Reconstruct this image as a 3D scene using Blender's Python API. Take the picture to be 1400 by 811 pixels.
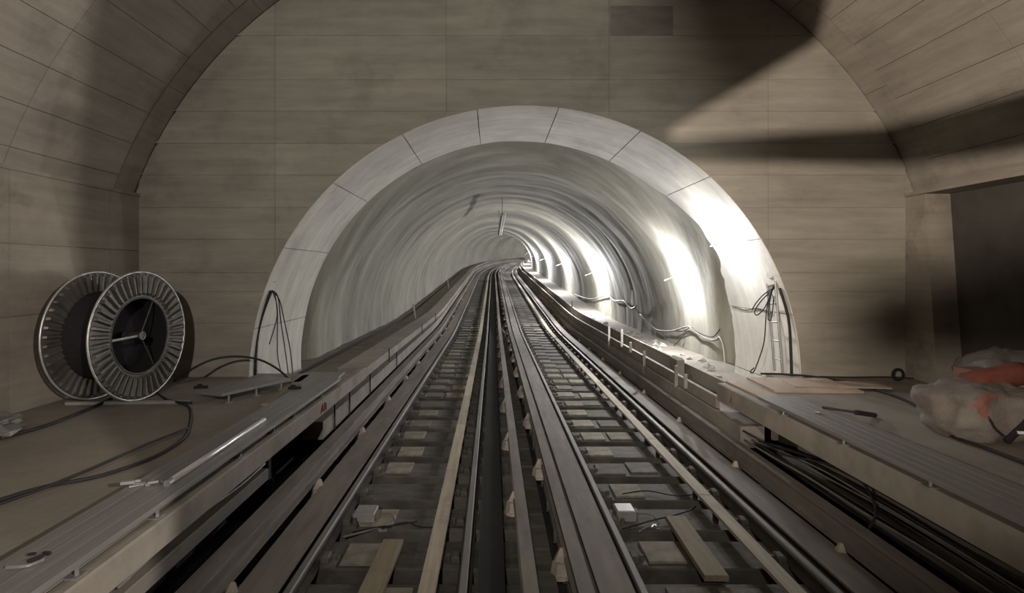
import bpy, math, random
from math import pi, sin, cos, sqrt, radians, atan2
from mathutils import Vector, Matrix, noise

# ------------------------------------------------------------------ camera, world, exposure
for o in list(bpy.data.objects): bpy.data.objects.remove(o)
S = bpy.context.scene
COL = S.collection
F = 780.0; CZ = 2.45                     # focal length in px of a 1400 px frame, eye height over the rails
cam_d = bpy.data.cameras.new('camera'); cam = bpy.data.objects.new('camera', cam_d); COL.objects.link(cam)
cam_d.sensor_width = 36; cam_d.lens = 36*F/1400
cam_d.shift_x = 26/1400; cam_d.shift_y = -33.5/1400
cam_d.clip_start = .05; cam_d.clip_end = 400
cam.location = (0, 0, CZ); cam.rotation_euler = (pi/2, 0, 0)
S.camera = cam
W = bpy.data.worlds.new('world'); S.world = W; W.use_nodes = True
W.node_tree.nodes['Background'].inputs[0].default_value = (.9, .92, 1, 1)
W.node_tree.nodes['Background'].inputs[1].default_value = 0.02
vs = S.view_settings; vs.view_transform = 'Standard'; vs.look = 'None'; vs.gamma = 1; vs.use_curve_mapping = False
vs.exposure = 0.0

def light(name, kind, loc, power, color, target=None, **kw):
    d = bpy.data.lights.new(name, kind); d.energy = power; d.color = color
    for k, v in kw.items(): setattr(d, k, v)
    o = bpy.data.objects.new(name, d); COL.objects.link(o); o.location = loc
    if target is not None:
        o.rotation_euler = (Vector(target)-Vector(loc)).to_track_quat('-Z', 'Y').to_euler()
    return o
# unseen work lamps added behind the photographer (their added flaps are built below)
LAMP_L = Vector((2.6, -1.4, 3.3)); LAMP_C = Vector((-.4, -3.0, 4.4)); LAMP_R = Vector((-2.6, -3.2, 3.2))
light('lamp_light', 'SPOT', LAMP_L, 1750, (1, .9, .8), (-6.5, 4.5, 3.9), spot_size=radians(92), spot_blend=.5, shadow_soft_size=.02)
light('lamp_light', 'SPOT', LAMP_C, 2150, (1, .95, .86), (-.2, 8.7, 4.1), spot_size=radians(78), spot_blend=1, shadow_soft_size=.11)
light('lamp_light', 'SPOT', LAMP_R, 6300, (1, .87, .74), (5.2, 8.3, 5.4), spot_size=radians(56), spot_blend=.9, shadow_soft_size=.02)

# ------------------------------------------------------------------ track alignment: straight, then a gentle climb and a bend to the right
DS = .5
_fr = []
_x = _y = _z = _t = 0.0
for i in range(340):
    s = i*DS; _fr.append((_x, _y, _z, _t))
    _t += DS*(0 if s < 64 else 1/285 if s < 100 else 1/130)
    _x += sin(_t)*DS; _y += cos(_t)*DS
    _z += min(max(0, (s-20.7)/100), .048)*DS
def frame(s):
    if s <= 0: return (0, s, 0, 0)
    i = min(int(s/DS), len(_fr)-2); f = s/DS-i
    return tuple(a+(b-a)*f for a, b in zip(_fr[i], _fr[i+1]))
XC = .49
def P(s, X, z):
    x, y, dz, t = frame(s); o = X-XC
    return (XC+x+o*cos(t), y-o*sin(t), z+dz)
def stations(a, b):
    out = [a]; s = a
    while s < b-1e-6:
        s += 30 if s < 0 else (4 if s < 18 else 1.5 if s < 62 else 2.0)
        if a < 0 and out[-1] < 20.7 < s: s = 20.7
        out.append(min(s, b))
    return out

# ------------------------------------------------------------------ materials
MATS = {}
def mat(name, base, var=None, scale=(1, 1, 1), nscale=3.0, detail=6, rough=.8, metal=0, bump=.15, bscale=None, obj_var=0, spots=None, streak=None):
    """procedural surface: two-tone noise, optional long streaks, stains and a shade of its own for each piece"""
    if name in MATS: return MATS[name]
    m = bpy.data.materials.new(name); m.use_nodes = True; nt = m.node_tree; N = nt.nodes; L = nt.links
    b = N['Principled BSDF']; b.inputs['Roughness'].default_value = rough; b.inputs['Metallic'].default_value = metal
    tc = N.new('ShaderNodeTexCoord'); mp = N.new('ShaderNodeMapping'); mp.inputs['Scale'].default_value = scale
    L.new(tc.outputs['Object'], mp.inputs['Vector'])
    n1 = N.new('ShaderNodeTexNoise'); n1.inputs['Scale'].default_value = nscale; n1.inputs['Detail'].default_value = detail; n1.inputs['Roughness'].default_value = .62
    L.new(mp.outputs[0], n1.inputs['Vector'])
    r = N.new('ShaderNodeValToRGB'); r.color_ramp.elements[0].position = .32; r.color_ramp.elements[1].position = .68
    v = var or tuple(c*.7 for c in base)
    r.color_ramp.elements[0].color = (*v, 1); r.color_ramp.elements[1].color = (*base, 1)
    L.new(n1.outputs['Fac'], r.inputs[0]); out = r.outputs[0]
    def mult(a, fac_out, lo, hi, p0=.35, p1=.65):
        mr = N.new('ShaderNodeMapRange'); mr.inputs[1].default_value = p0; mr.inputs[2].default_value = p1
        mr.inputs[3].default_value = lo; mr.inputs[4].default_value = hi
        L.new(fac_out, mr.inputs[0]); vm = N.new('ShaderNodeVectorMath'); vm.operation = 'SCALE'
        L.new(a, vm.inputs[0]); L.new(mr.outputs[0], vm.inputs['Scale']); return vm.outputs[0]
    if streak:
        ssc, lo, hi = streak
        mp2 = N.new('ShaderNodeMapping'); mp2.inputs['Scale'].default_value = ssc; L.new(tc.outputs['Object'], mp2.inputs['Vector'])
        n2 = N.new('ShaderNodeTexNoise'); n2.inputs['Scale'].default_value = 1; n2.inputs['Detail'].default_value = 5; n2.inputs['Roughness'].default_value = .7
        L.new(mp2.outputs[0], n2.inputs['Vector']); out = mult(out, n2.outputs['Fac'], lo, hi)
    if spots:
        sc_, lo = spots
        n3 = N.new('ShaderNodeTexNoise'); n3.inputs['Scale'].default_value = sc_; n3.inputs['Detail'].default_value = 8; n3.inputs['Roughness'].default_value = .7
        L.new(tc.outputs['Object'], n3.inputs['Vector']); out = mult(out, n3.outputs['Fac'], lo, 1, .34, .46)
    if obj_var:
        oi = N.new('ShaderNodeObjectInfo'); out = mult(out, oi.outputs['Random'], 1-obj_var, 1+obj_var, 0, 1)
    L.new(out, b.inputs['Base Color'])
    if bump:
        nb = N.new('ShaderNodeTexNoise'); nb.inputs['Scale'].default_value = bscale or nscale*5; nb.inputs['Detail'].default_value = 5
        L.new(mp.outputs[0], nb.inputs['Vector'])
        bp = N.new('ShaderNodeBump'); bp.inputs['Strength'].default_value = bump; bp.inputs['Distance'].default_value = .02
        L.new(nb.outputs['Fac'], bp.inputs['Height']); L.new(bp.outputs[0], b.inputs['Normal'])
    MATS[name] = m; return m
def emit(name, color, strength):
    m = bpy.data.materials.new(name); m.use_nodes = True; nt = m.node_tree
    for n in list(nt.nodes): nt.nodes.remove(n)
    e = nt.nodes.new('ShaderNodeEmission'); e.inputs[0].default_value = (*color, 1); e.inputs[1].default_value = strength
    o = nt.nodes.new('ShaderNodeOutputMaterial'); nt.links.new(e.outputs[0], o.inputs[0]); return m

M_WALL = mat('board_marked_concrete', (.292, .268, .222), (.232, .211, .175), (1, 1, 3), 1.1, rough=.85, bump=.25, bscale=14, obj_var=.05, spots=(1.1, .84), streak=((.6, .6, 7), .88, 1.09))
M_VAULT = mat('vault_concrete', (.30, .267, .228), (.24, .212, .18), (1, .5, 1), 1.3, rough=.8, bump=.25, bscale=14, obj_var=.06, spots=(.7, .78), streak=((7, .6, 7), .85, 1.1))
M_SIDE = mat('side_wall_concrete', (.30, .265, .22), (.20, .175, .145), (1, 1, 1), 1.0, rough=.85, bump=.25, bscale=14, obj_var=.05, spots=(.8, .62), streak=((.4, .4, 6), .85, 1.1))
M_NICHE = mat('shade_toned_concrete', (.07, .061, .053), (.045, .039, .034), nscale=1.2, rough=.9, bump=.3, spots=(.8, .7))  # shade of the recess put into this dark colour
M_LINING = mat('smooth_lining_concrete', (.60, .575, .515), (.48, .455, .405), (1, 1, 1), 1.4, rough=.7, bump=.12, bscale=10, obj_var=.04, spots=(.9, .8), streak=((.8, 5, .8), .86, 1.1))
M_SHOT = mat('sprayed_concrete', (.30, .288, .235), (.18, .168, .136), (.4, 1.1, .4), 1.2, rough=.80, bump=.5, bscale=6, spots=(.5, .80), streak=((.35, 3.2, .35), .78, 1.12))
M_FLOOR = mat('dusty_screed', (.245, .216, .178), (.165, .145, .12), nscale=.9, rough=.85, bump=.2, bscale=18, spots=(.8, .72))
M_KERB = mat('kerb_concrete', (.27, .24, .20), (.185, .165, .138), nscale=2, rough=.85, bump=.25, spots=(1.1, .75))
M_BED = mat('dark_track_bed', (.04, .036, .033), (.018, .016, .015), nscale=2.2, rough=.8, bump=.4)  # very dark tone for the bed and platform bases
M_SLEEP = mat('dusty_sleeper', (.115, .103, .085), (.055, .049, .042), (1, 3, 1), 3, rough=.8, bump=.3, obj_var=.22, spots=(2.2, .55))
M_PLATE = mat('sleeper_pad', (.22, .20, .155), (.11, .10, .08), nscale=5, rough=.85, bump=.2, obj_var=.5)
M_STEELB = mat('brown_steel_beam', (.215, .188, .16), (.125, .108, .093), (3, .4, 3), 2.2, rough=.78, metal=0, bump=.1, spots=(1.2, .75))
M_STEELD = mat('dark_steel_beam', (.018, .016, .015), (.010, .009, .009), (3, .4, 3), 2, rough=.85, metal=0, bump=.1)
M_RAIL = mat('worn_rail_steel', (.22, .20, .18), (.13, .115, .105), (3, .3, 3), 2, rough=.62, metal=.2, bump=.05)
M_RUST = mat('rusty_rail_side', (.055, .045, .04), (.03, .025, .022), nscale=4, rough=.8, bump=.2)
M_BOARD = mat('pale_wood_strip', (.45, .395, .30), (.31, .265, .195), (8, .5, 8), 2.2, rough=.75, bump=.15, obj_var=.14, spots=(1.5, .8))
M_WOOD = mat('raw_timber', (.25, .208, .13), (.18, .147, .092), (9, .6, 9), 2.2, rough=.8, bump=.2, obj_var=.06, spots=(2, .78))
M_PLY = mat('site_plywood', (.36, .285, .215), (.26, .20, .15), (2, .5, 2), 2, rough=.75, bump=.1, obj_var=.08)
M_ALU = mat('brushed_aluminium', (.24, .232, .225), (.17, .165, .16), (20, .4, 20), 2, rough=.5, metal=.3, bump=.06, obj_var=.10)
M_TUBEM = mat('shiny_tube_steel', (.75, .74, .72), (.62, .61, .60), nscale=8, rough=.3, metal=.6, bump=.02)
M_GALV = mat('galvanised_steel', (.34, .33, .32), (.24, .235, .23), nscale=8, rough=.45, metal=.5, bump=.05)
M_CABLE = mat('black_rubber', (.018, .016, .016), (.010, .009, .009), nscale=6, rough=.75, bump=.05)
M_GREYC = mat('grey_cable_sheath', (.22, .20, .18), (.13, .12, .11), nscale=6, rough=.5, bump=.05)
M_PALEC = mat('pale_cable_sheath', (.55, .53, .48), (.40, .38, .34), nscale=6, rough=.6, bump=.05)
M_INS = mat('pale_insulator', (.50, .43, .35), (.32, .27, .22), nscale=9, rough=.7, bump=.2, obj_var=.12)
M_REEL = mat('pressed_reel_steel', (.13, .118, .105), (.07, .064, .058), nscale=5, rough=.5, metal=.45, bump=.1, obj_var=.15)
M_RIM = mat('bright_reel_rim', (.66, .65, .63), (.45, .44, .42), nscale=9, rough=.4, metal=.6, bump=.05)
M_BLACK = mat('matt_black', (.013, .011, .013), (.008, .007, .009), nscale=4, rough=.95, bump=.1)
M_SACK = mat('dusty_sack_cloth', (.20, .172, .15), (.13, .112, .097), nscale=3.5, rough=.9, bump=.35, bscale=40, spots=(2.5, .75))
M_TARP = mat('pale_tarpaulin', (.20, .192, .176), (.11, .106, .098), nscale=3, rough=.6, bump=.2)
M_ORANGE = mat('orange_red_cloth', (.20, .055, .032), (.12, .034, .02), nscale=4, rough=.85, bump=.3)
M_PINK = mat('faded_red_cloth', (.26, .12, .085), (.17, .075, .055), nscale=4, rough=.85, bump=.3)
M_BOX = mat('grey_box_paint', (.30, .285, .27), (.22, .21, .2), nscale=6, rough=.55, bump=.05)
M_WHITE = mat('white_plastic', (.8, .8, .78), (.68, .68, .66), nscale=6, rough=.35, bump=.03)
M_RED = mat('red_paint', (.16, .035, .028), (.10, .022, .018), nscale=9, rough=.6, bump=.05)
M_RUBBLE = mat('rubble', (.46, .43, .38), (.30, .28, .24), nscale=4, rough=.9, bump=.4, obj_var=.2)

# ------------------------------------------------------------------ mesh helpers
class MB:
    def __init__(s): s.v = []; s.f = []; s.mi = []
    def add(s, vs, fs, mi=0):
        n = len(s.v); s.v += [tuple(map(float, v)) for v in vs]; s.f += [tuple(i+n for i in f) for f in fs]; s.mi += [mi]*len(fs); return s
    def box(s, a, b, mi=0, ch=0):
        x0, y0, z0 = a; x1, y1, z1 = b
        if ch:                                        # upper edges chamfered
            c = ch
            vs = [(x0, y0, z0), (x1, y0, z0), (x1, y1, z0), (x0, y1, z0), (x0, y0, z1-c), (x1, y0, z1-c), (x1, y1, z1-c), (x0, y1, z1-c),
                  (x0+c, y0+c, z1), (x1-c, y0+c, z1), (x1-c, y1-c, z1), (x0+c, y1-c, z1)]
            fs = [(0, 3, 2, 1), (0, 1, 5, 4), (1, 2, 6, 5), (2, 3, 7, 6), (3, 0, 4, 7), (4, 5, 9, 8), (5, 6, 10, 9), (6, 7, 11, 10), (7, 4, 8, 11), (8, 9, 10, 11)]
            return s.add(vs, fs, mi)
        vs = [(x0, y0, z0), (x1, y0, z0), (x1, y1, z0), (x0, y1, z0), (x0, y0, z1), (x1, y0, z1), (x1, y1, z1), (x0, y1, z1)]
        return s.add(vs, [(0, 3, 2, 1), (4, 5, 6, 7), (0, 1, 5, 4), (1, 2, 6, 5), (2, 3, 7, 6), (3, 0, 4, 7)], mi)
    def xform(s, M):
        s.v = [tuple(M @ Vector(v)) for v in s.v]; return s
    def tube(s, pts, r, n=8, smooth=4, closed=False, mi=0, rfun=None):
        p = [Vector(q) for q in pts]
        if smooth and len(p) > 2:
            q = []
            m = len(p)
            for i in range(m if closed else m-1):
                if closed: a, b, c, d = p[i-1], p[i], p[(i+1) % m], p[(i+2) % m]
                else: a, b, c, d = p[max(i-1, 0)], p[i], p[i+1], p[min(i+2, m-1)]
                for k in range(smooth):
                    t = k/smooth
                    q.append(.5*((2*b)+(c-a)*t+(2*a-5*b+4*c-d)*t*t+(3*b-a-3*c+d)*t**3))
            if not closed: q.append(p[-1])
            p = q
        m = len(p); vs = []; up = Vector((0, 0, 1))
        T = [(p[(i+1) % m]-p[i-1] if closed else p[min(i+1, m-1)]-p[max(i-1, 0)]).normalized() for i in range(m)]
        if abs(T[0].dot(up)) > .9: up = Vector((1, 0, 0))
        nrm = (up-T[0]*up.dot(T[0])).normalized()
        for i in range(m):
            nrm = nrm-T[i]*nrm.dot(T[i])
            nrm = nrm.normalized() if nrm.length > 1e-6 else T[i].orthogonal().normalized()
            bn = T[i].cross(nrm); rr = r*(rfun(i/(m-1)) if rfun else 1)
            for k in range(n):
                a = 2*pi*k/n; vs.append(p[i]+(nrm*cos(a)+bn*sin(a))*rr)
        fs = []
        for i in range(m if closed else m-1):
            j = (i+1) % m
            for k in range(n):
                fs.append((i*n+k, i*n+(k+1) % n, j*n+(k+1) % n, j*n+k))
        if not closed: fs += [tuple(reversed(range(n))), tuple(range((m-1)*n, m*n))]
        return s.add(vs, fs, mi)
    def cyl(s, a, b, r0, r1=None, n=12, mi=0):
        r1 = r0 if r1 is None else r1
        return s.tube([a, b], 1, n, 0, mi=mi, rfun=lambda t: r0+(r1-r0)*t)
    def sweep(s, prof, a, b, mi=0, mis=None, st=None):
        """closed profile [(X, z)] carried along the track alignment from chainage a to b"""
        st = st or stations(a, b); n = len(prof); vs = []
        for q in st: vs += [P(q, X, z) for X, z in prof]
        fs = []; mm = []
        for i in range(len(st)-1):
            for k in range(n):
                fs.append((i*n+k, i*n+(k+1) % n, (i+1)*n+(k+1) % n, (i+1)*n+k)); mm.append(mis[k] if mis else mi)
        fs += [tuple(range(n)), tuple(reversed(range((len(st)-1)*n, len(st)*n)))]; mm += [mi, mi]
        k0 = len(s.mi); s.add(vs, fs, mi); s.mi[k0:] = mm
        return s
ORG = {}
def link(name, mesh, loc=(0, 0, 0), parent=None):
    o = bpy.data.objects.new(name, mesh); COL.objects.link(o)
    if parent is not None: o.parent = parent
    o.location = loc; return o
def mesh_of(name, mb, mats, smooth=False, org=(0, 0, 0)):
    me = bpy.data.meshes.new(name); ox, oy, oz = org
    me.from_pydata([(x-ox, y-oy, z-oz) for x, y, z in mb.v], [], mb.f)
    for m in (mats if isinstance(mats, (list, tuple)) else [mats]): me.materials.append(m)
    me.polygons.foreach_set('material_index', mb.mi)
    if smooth: me.polygons.foreach_set('use_smooth', [True]*len(mb.f))
    me.update()
    return me
def recalc(me):
    import bmesh
    bm = bmesh.new(); bm.from_mesh(me); bmesh.ops.recalc_face_normals(bm, faces=bm.faces); bm.to_mesh(me); bm.free()
def obj(name, mb, mats, parent=None, smooth=False, org=None, **props):
    """ONE mesh object; mb is in world metres, the origin goes to org (own origin) or to the root thing's base"""
    po = ORG.get(parent, (0, 0, 0)) if parent else (0, 0, 0)
    o_ = org if org is not None else po
    me = mesh_of(name, mb, mats, smooth, o_); recalc(me)
    o = link(name, me, (o_[0]-po[0], o_[1]-po[1], o_[2]-po[2]), parent); ORG[o] = tuple(o_)
    for k, v in props.items(): o[k] = v
    return o
def thing(name, label, cat, loc, group=None, kind=None):
    o = bpy.data.objects.new(name, None); COL.objects.link(o); o.location = loc; o.empty_display_size = .1
    ORG[o] = tuple(loc); tag(o, label, cat, group)
    if kind: o['kind'] = kind
    return o
def tag(o, label, cat, group=None):
    o['label'] = label; o['category'] = cat
    if group: o['group'] = group
    return o
def struct(name, mb, mats, label, cat='structure', **kw):
    o = obj(name, mb, mats, **kw); o['kind'] = 'structure'; o['label'] = label; o['category'] = cat; return o
def one(name, mb, mats, label, cat, group=None, smooth=False):
    """a thing that is one mesh, with its origin at the middle of its base"""
    xs, ys, zs = zip(*mb.v); org = ((min(xs)+max(xs))/2, (min(ys)+max(ys))/2, min(zs))
    return tag(obj(name, mb, mats, smooth=smooth, org=org), label, cat, group)
def rot_box(cx, cy, z0, lx, ly, h, deg, tilt=0, ch=0):
    m = MB().box((-lx/2, -ly/2, 0), (lx/2, ly/2, h), ch=ch)
    return m.xform(Matrix.Translation((cx, cy, z0)) @ Matrix.Rotation(radians(deg), 4, 'Z') @ Matrix.Rotation(radians(tilt), 4, 'X'))
def on_plane(u, v, z):                     # a point of a level surface at height z, taken from the photograph's survey
    D = (CZ-z)*F/(v-372); return ((u-674)*D/F, D, z)
def at_depth(u, v, D): return ((u-674)*D/F, D, CZ-(v-372)*D/F)

# ------------------------------------------------------------------ the hall
WY = 8.69; ZP = .85; ZL = 3.61; XL = -5.39; XR = 6.28; RV = 6.33; ZV = 1.48; RP = 4.2; ZR = .78
BACK = -9.0
# vault: an outer shell and cast panels with open joints in front of it
def arc_shell(R0, R1, a0, a1, y0, y1, n, cx=XC, cz=ZV):
    m = MB(); vs = []
    for i in range(n+1):
        a = radians(a0+(a1-a0)*i/n)
        for y in (y0, y1):
            for R in (R0, R1): vs.append((cx+R*cos(a), y, cz+R*sin(a)))
    fs = []
    for i in range(n):
        k = i*4; j = k+4
        fs += [(k, j, j+2, k+2), (k+1, k+3, j+3, j+1), (k, k+1, j+1, j), (k+2, j+2, j+3, k+3)]
    fs += [(0, 2, 3, 1), (n*4, n*4+1, n*4+3, n*4+2)]
    return m.add(vs, fs)
A0 = 19.65
ceiling = struct('ceiling', arc_shell(RV+.03, RV+.35, A0, 180-A0, BACK, WY+.3, 72), M_VAULT, 'grey concrete barrel vault spanning the hall above both platforms', 'ceiling', smooth=False)
bands = [(8.22, WY, 0, False), (6.36, 8.2, .3, True), (4.49, 6.345, 0, True), (2.6, 4.475, .4, True), (-.2, 2.585, .1, True)]
for bi, (y0, y1, off, split) in enumerate(bands):
    edges = [A0]; a = 24.25
    while a < 180-A0-1.5: edges.append(a); a += 4.46
    edges.append(180-A0)
    if not split: edges = [A0+i*(180-2*A0)/9 for i in range(10)]
    for e0, e1 in zip(edges[:-1], edges[1:]):
        g = .03
        obj('panel', arc_shell(RV+(.0 if split else .012), RV+.03, e0+g, e1-g, y0, y1, 4 if split else 12), M_VAULT, ceiling)

# end wall, panels clipped by the vault above and by the round portal below
def vtop(x):
    d = RV*RV-(x-XC)**2
    return ZV+sqrt(max(d, 0)) if abs(x-XC) < RV else ZV
def ptop(x):
    d = (RP+.012)**2-(x-XC)**2
    return ZR+sqrt(d) if d > 0 else -9
def wall_panel(x0, x1, z0, z1, y, thick, low=ZP):
    br = {x0, x1}
    k = 0.0
    for i in range(0, 181, 1):
        for R in (RP+.012, RV):
            x = XC+R*cos(radians(i))
            if x0 < x < x1: br.add(x)
    for x in (XC-5.955, XC+5.955):
        if x0 < x < x1: br.add(x)
    xs = sorted(br); m = MB()
    segs = []
    for a, b in zip(xs[:-1], xs[1:]):
        if b-a < 1e-4: continue
        la, lb = max(z0, ptop(a), low), max(z0, ptop(b), low)
        ta = min(z1, vtop(a) if abs(a-XC) < 5.96 else ZL); tb = min(z1, vtop(b) if abs(b-XC) < 5.96 else ZL)
        if ta <= la and tb <= lb: continue
        ta = max(ta, la); tb = max(tb, lb); segs.append((a, b, la, lb, ta, tb))
    for i, (a, b, la, lb, ta, tb) in enumerate(segs):
        vs = [(a, y, la), (b, y, lb), (b, y, tb), (a, y, ta), (a, y+thick, la), (b, y+thick, lb), (b, y+thick, tb), (a, y+thick, ta)]
        fs = [(0, 1, 2, 3), (3, 2, 6, 7), (0, 4, 5, 1)]
        if i == 0: fs.append((0, 3, 7, 4))
        if i == len(segs)-1: fs.append((1, 5, 6, 2))
        m.add(vs, fs)
    return m
wf = struct('wall_front', wall_panel(XL-.3, XR+.3, ZP-.9, 8.2, WY+.03, .25, ZP-.9), M_WALL, 'concrete end wall of the hall around the round tunnel portal', 'wall')
vj = [XL, -3.32, -.71, 1.77, 4.19, XR]
hj = [ZP, 1.67, 2.15, 2.44, 2.95, 3.43, 3.93, 4.41, 4.90, 5.38, 6.05, 6.68, 7.85]
rr = random.Random(5)
for c in range(5):
    for r in range(len(hj)-1):
        m = wall_panel(vj[c]+(.0022 if c else 0), vj[c+1]-(.0022 if c < 4 else 0), hj[r]+.0018, hj[r+1]-.0018, WY-rr.random()*.004, .032)
        if m.v: obj('panel', m, M_WALL, wf)
M_DARKP = mat('damp_wall_patch', (.20, .175, .15), (.13, .115, .10), (1, 1, 3), 2, rough=.85, bump=.3)
obj('patch', MB().box((1.79, WY-.012, 6.06), (2.74, WY-.001, 6.50)), M_DARKP, wf, label='dark rectangular patch of damp concrete')
# a small projecting collar edge around the portal
# side walls
wl = struct('wall_left', MB().box((XL-.6, BACK, -.6), (XL-.03, WY+.3, ZL-.02)), M_SIDE, 'left concrete side wall of the hall behind the cable reel', 'wall')
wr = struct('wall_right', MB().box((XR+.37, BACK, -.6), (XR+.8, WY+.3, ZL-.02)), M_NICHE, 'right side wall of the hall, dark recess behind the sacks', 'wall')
ys = [WY, 8.03, 6.36, 4.49, 2.6, -.2]
zs = [ZP, 1.95, 2.77, ZL]
for a, b in zip(ys[1:], ys[:-1]):
    for z0, z1 in zip(zs[:-1], zs[1:]):
        obj('panel', MB().box((XL-.03, a+.004, z0+.003), (XL-rr.random()*.003, b-.004, z1-.003)), M_SIDE, wl)
obj('ledge', MB().box((XL-.6, BACK, ZL-.015), (XL+.02, WY, ZL+.03)), M_SIDE, wl)
obj('ledge', MB().box((XR-.02, BACK, ZL-.015), (XR+.8, WY, ZL+.03)), M_SIDE, wr)
jm = MB().add([(XR, 8.06, ZP), (XR, 8.30, ZL-.02), (XR, WY, ZL-.02), (XR, WY, ZP), (XR+.37, 8.06, ZP), (XR+.37, 8.30, ZL-.02), (XR+.37, WY, ZL-.02), (XR+.37, WY, ZP)],
              [(0, 1, 2, 3), (4, 7, 6, 5), (0, 4, 5, 1), (1, 5, 6, 2), (2, 6, 7, 3), (3, 7, 4, 0)])
obj('pier', jm, M_SIDE, wr, label='pale concrete jamb of the dark recess')
obj('pier', MB().box((XR, 1.2, ZP), (XR+.37, 2.2, ZL-.02)), M_SIDE, wr)
struct('wall_back', MB().box((XL-.6, BACK-.3, -.6), (XR+.8, BACK, 8.3)), M_SIDE, 'concrete wall closing the hall behind the photographer', 'wall')

# platforms and track bed
struct('floor', MB().box((-3.4, BACK, -.62), (4.6, 9.2, -.42)), M_BED, 'dark bed of the hall under both tracks', 'floor')
fl = struct('platform', MB().box((XL-.1, BACK, ZP-.17), (-2.24, 9.0, ZP)), M_FLOOR, 'dusty left platform floor under the cable reel', 'platform')
obj('kerb', MB().box((-2.235, BACK, ZP-.18), (-2.13, 9.6, ZP), ch=.012), M_KERB, fl)
obj('base', MB().box((XL-.1, BACK, -.45), (-3.0, 9.0, ZP-.171)), M_BED, fl)
fr_ = struct('platform', MB().box((3.37, BACK, ZP-.17), (XR+.38, 8.25, ZP)), M_FLOOR, 'dusty right platform floor beside the sacks and plywood sheets', 'platform')
obj('kerb', MB().box((3.24, BACK, ZP-.24), (3.365, 8.25, ZP), ch=.012), M_KERB, fr_)
obj('base', MB().box((4.1, BACK, -.45), (XR+.38, 8.2, ZP-.171)), M_BED, fr_)
obj('infill', MB().box((4.3, 8.25, .2), (XR+.38, WY+.3, ZP-.005)), M_FLOOR, fr_)

# ------------------------------------------------------------------ portal lining: ring segments
lining = thing('portal_lining', 'pale smooth concrete ring lining the tunnel mouth', 'tunnel lining', (0, 0, 0), kind='structure')
LY0, LY1 = WY+.012, 11.03
seg = [-12, -2, 14, 31.2, 48, 65.3, 83, 100, 116.4, 134, 151, 169, 192]
for a0, a1 in zip(seg[:-1], seg[1:]):
    m = MB(); n = max(6, int((a1-a0)/1.2)); vs = []; g = .09
    nj = 9
    for i in range(n+1):
        a = a0+g+(a1-a0-2*g)*i/n; ar = radians(a)
        # the far edge is ragged where the sprayed concrete laps it on the right
        w = max(0, 1-abs(a-22)/13)
        far = LY1 - .42*max(0, 1-abs(a-37)/13)**.6 - .22*max(0, 1-abs(a-28)/5.5) - .16*max(0, 1-abs(a-22)/6) + .07*noise.noise((a*.11, 3.1, 0)) + .10*noise.noise((a*.45, 1, 0))*w
        if a < 12: far -= .10*noise.noise((a*.2, 9, 0))
        for j in range(nj):
            y = LY0+(far-LY0)*j/(nj-1)
            vs.append((XC+RP*cos(ar), y, ZR+RP*sin(ar)))
        vs.append((XC+(RP+.30)*cos(ar), far+.02, ZR+(RP+.30)*sin(ar)))
        vs.append((XC+(RP+.05)*cos(ar), LY0, ZR+(RP+.05)*sin(ar)))
    q = nj+2; fs = []
    for i in range(n):
        k = i*q; l = k+q
        for j in range(nj): fs.append((k+j, k+j+1, l+j+1, l+j))
        fs.append((k+nj, k+nj+1, l+nj+1, l+nj)); fs.append((k+nj+1, k, l, l+nj+1))
    fs += [tuple(reversed(range(q))), tuple(range(n*q, n*q+q))]
    m.add(vs, fs)
    obj('segment', m, M_LINING, lining)
m = arc_shell(RP+.02, RP+.5, -14, 194, WY+.02, 10.4, 80, XC, ZR)
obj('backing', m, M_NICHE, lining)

# ------------------------------------------------------------------ the bored tunnel: rough sprayed surface with rings
RT = 4.36
def rough(s, a):
    r = .050*noise.noise((s*.85, a*.9, 2.0)) + .022*noise.noise((s*2.7, a*2.6, 7)) + .012*noise.noise((s*5.1, a*6.0, 11)) + .03*noise.noise((s*.4, a*3, 5))
    f = s/1.5 % 1.0
    r += .030*(abs(f-.5)*2)**3
    return r
def pocket(s, a):
    """the sprayed surface bells out just behind the cast ring, longer over the crown"""
    c = max(0, sin(radians(a)))**2
    s0, s1 = 11.75+.5*c, 12.7+2.9*c
    t = min(1, max(0, (s-s0)/(s1-s0)))
    return .46*(1-t*t*(3-2*t))*(1+.25*noise.noise((a*.04, 4.4, 1)))
def tunnel_shell():
    m = MB(); vs = []; s = 10.55; st = []
    while s < 158:
        st.append(s); s += .09 if s < 22 else .16 if s < 40 else .4 if s < 70 else 1.2
    A = [-17+2.6*i for i in range(int(214/2.6)+1)]
    for s in st:
        for a in A:
            ar = radians(a); R = RT+.03+pocket(s, a)+rough(s, ar)
            vs.append(P(s, XC+R*cos(ar), ZR+R*sin(ar)))
    q = len(A); fs = []
    for i in range(len(st)-1):
        for j in range(q-1): fs.append((i*q+j, i*q+j+1, (i+1)*q+j+1, (i+1)*q+j))
    return m.add(vs, fs)
struct('tunnel_wall', tunnel_shell(), M_SHOT, 'rough sprayed concrete tunnel wall curving away to the right', 'tunnel', smooth=True)
struct('tunnel_floor', MB().sweep([(-4.3, -.42), (5.2, -.42), (5.2, -.6), (-4.3, -.6)], 9.2, 135), M_BED, 'dark bed of the tunnel under the tracks', 'floor')
wk = struct('walkway', MB().sweep([(-4.2, .56), (-2.62, .56), (-2.62, .0), (-4.2, .0)], 9.0, 135), M_KERB, 'concrete walkway along the left tunnel wall', 'walkway')
obj('kerb', MB().sweep([(-2.62, ZP-.02), (-2.14, ZP-.02), (-2.14, ZP-.17), (-2.62, ZP-.17)], 9.62, 130), M_KERB, wk)
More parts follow.
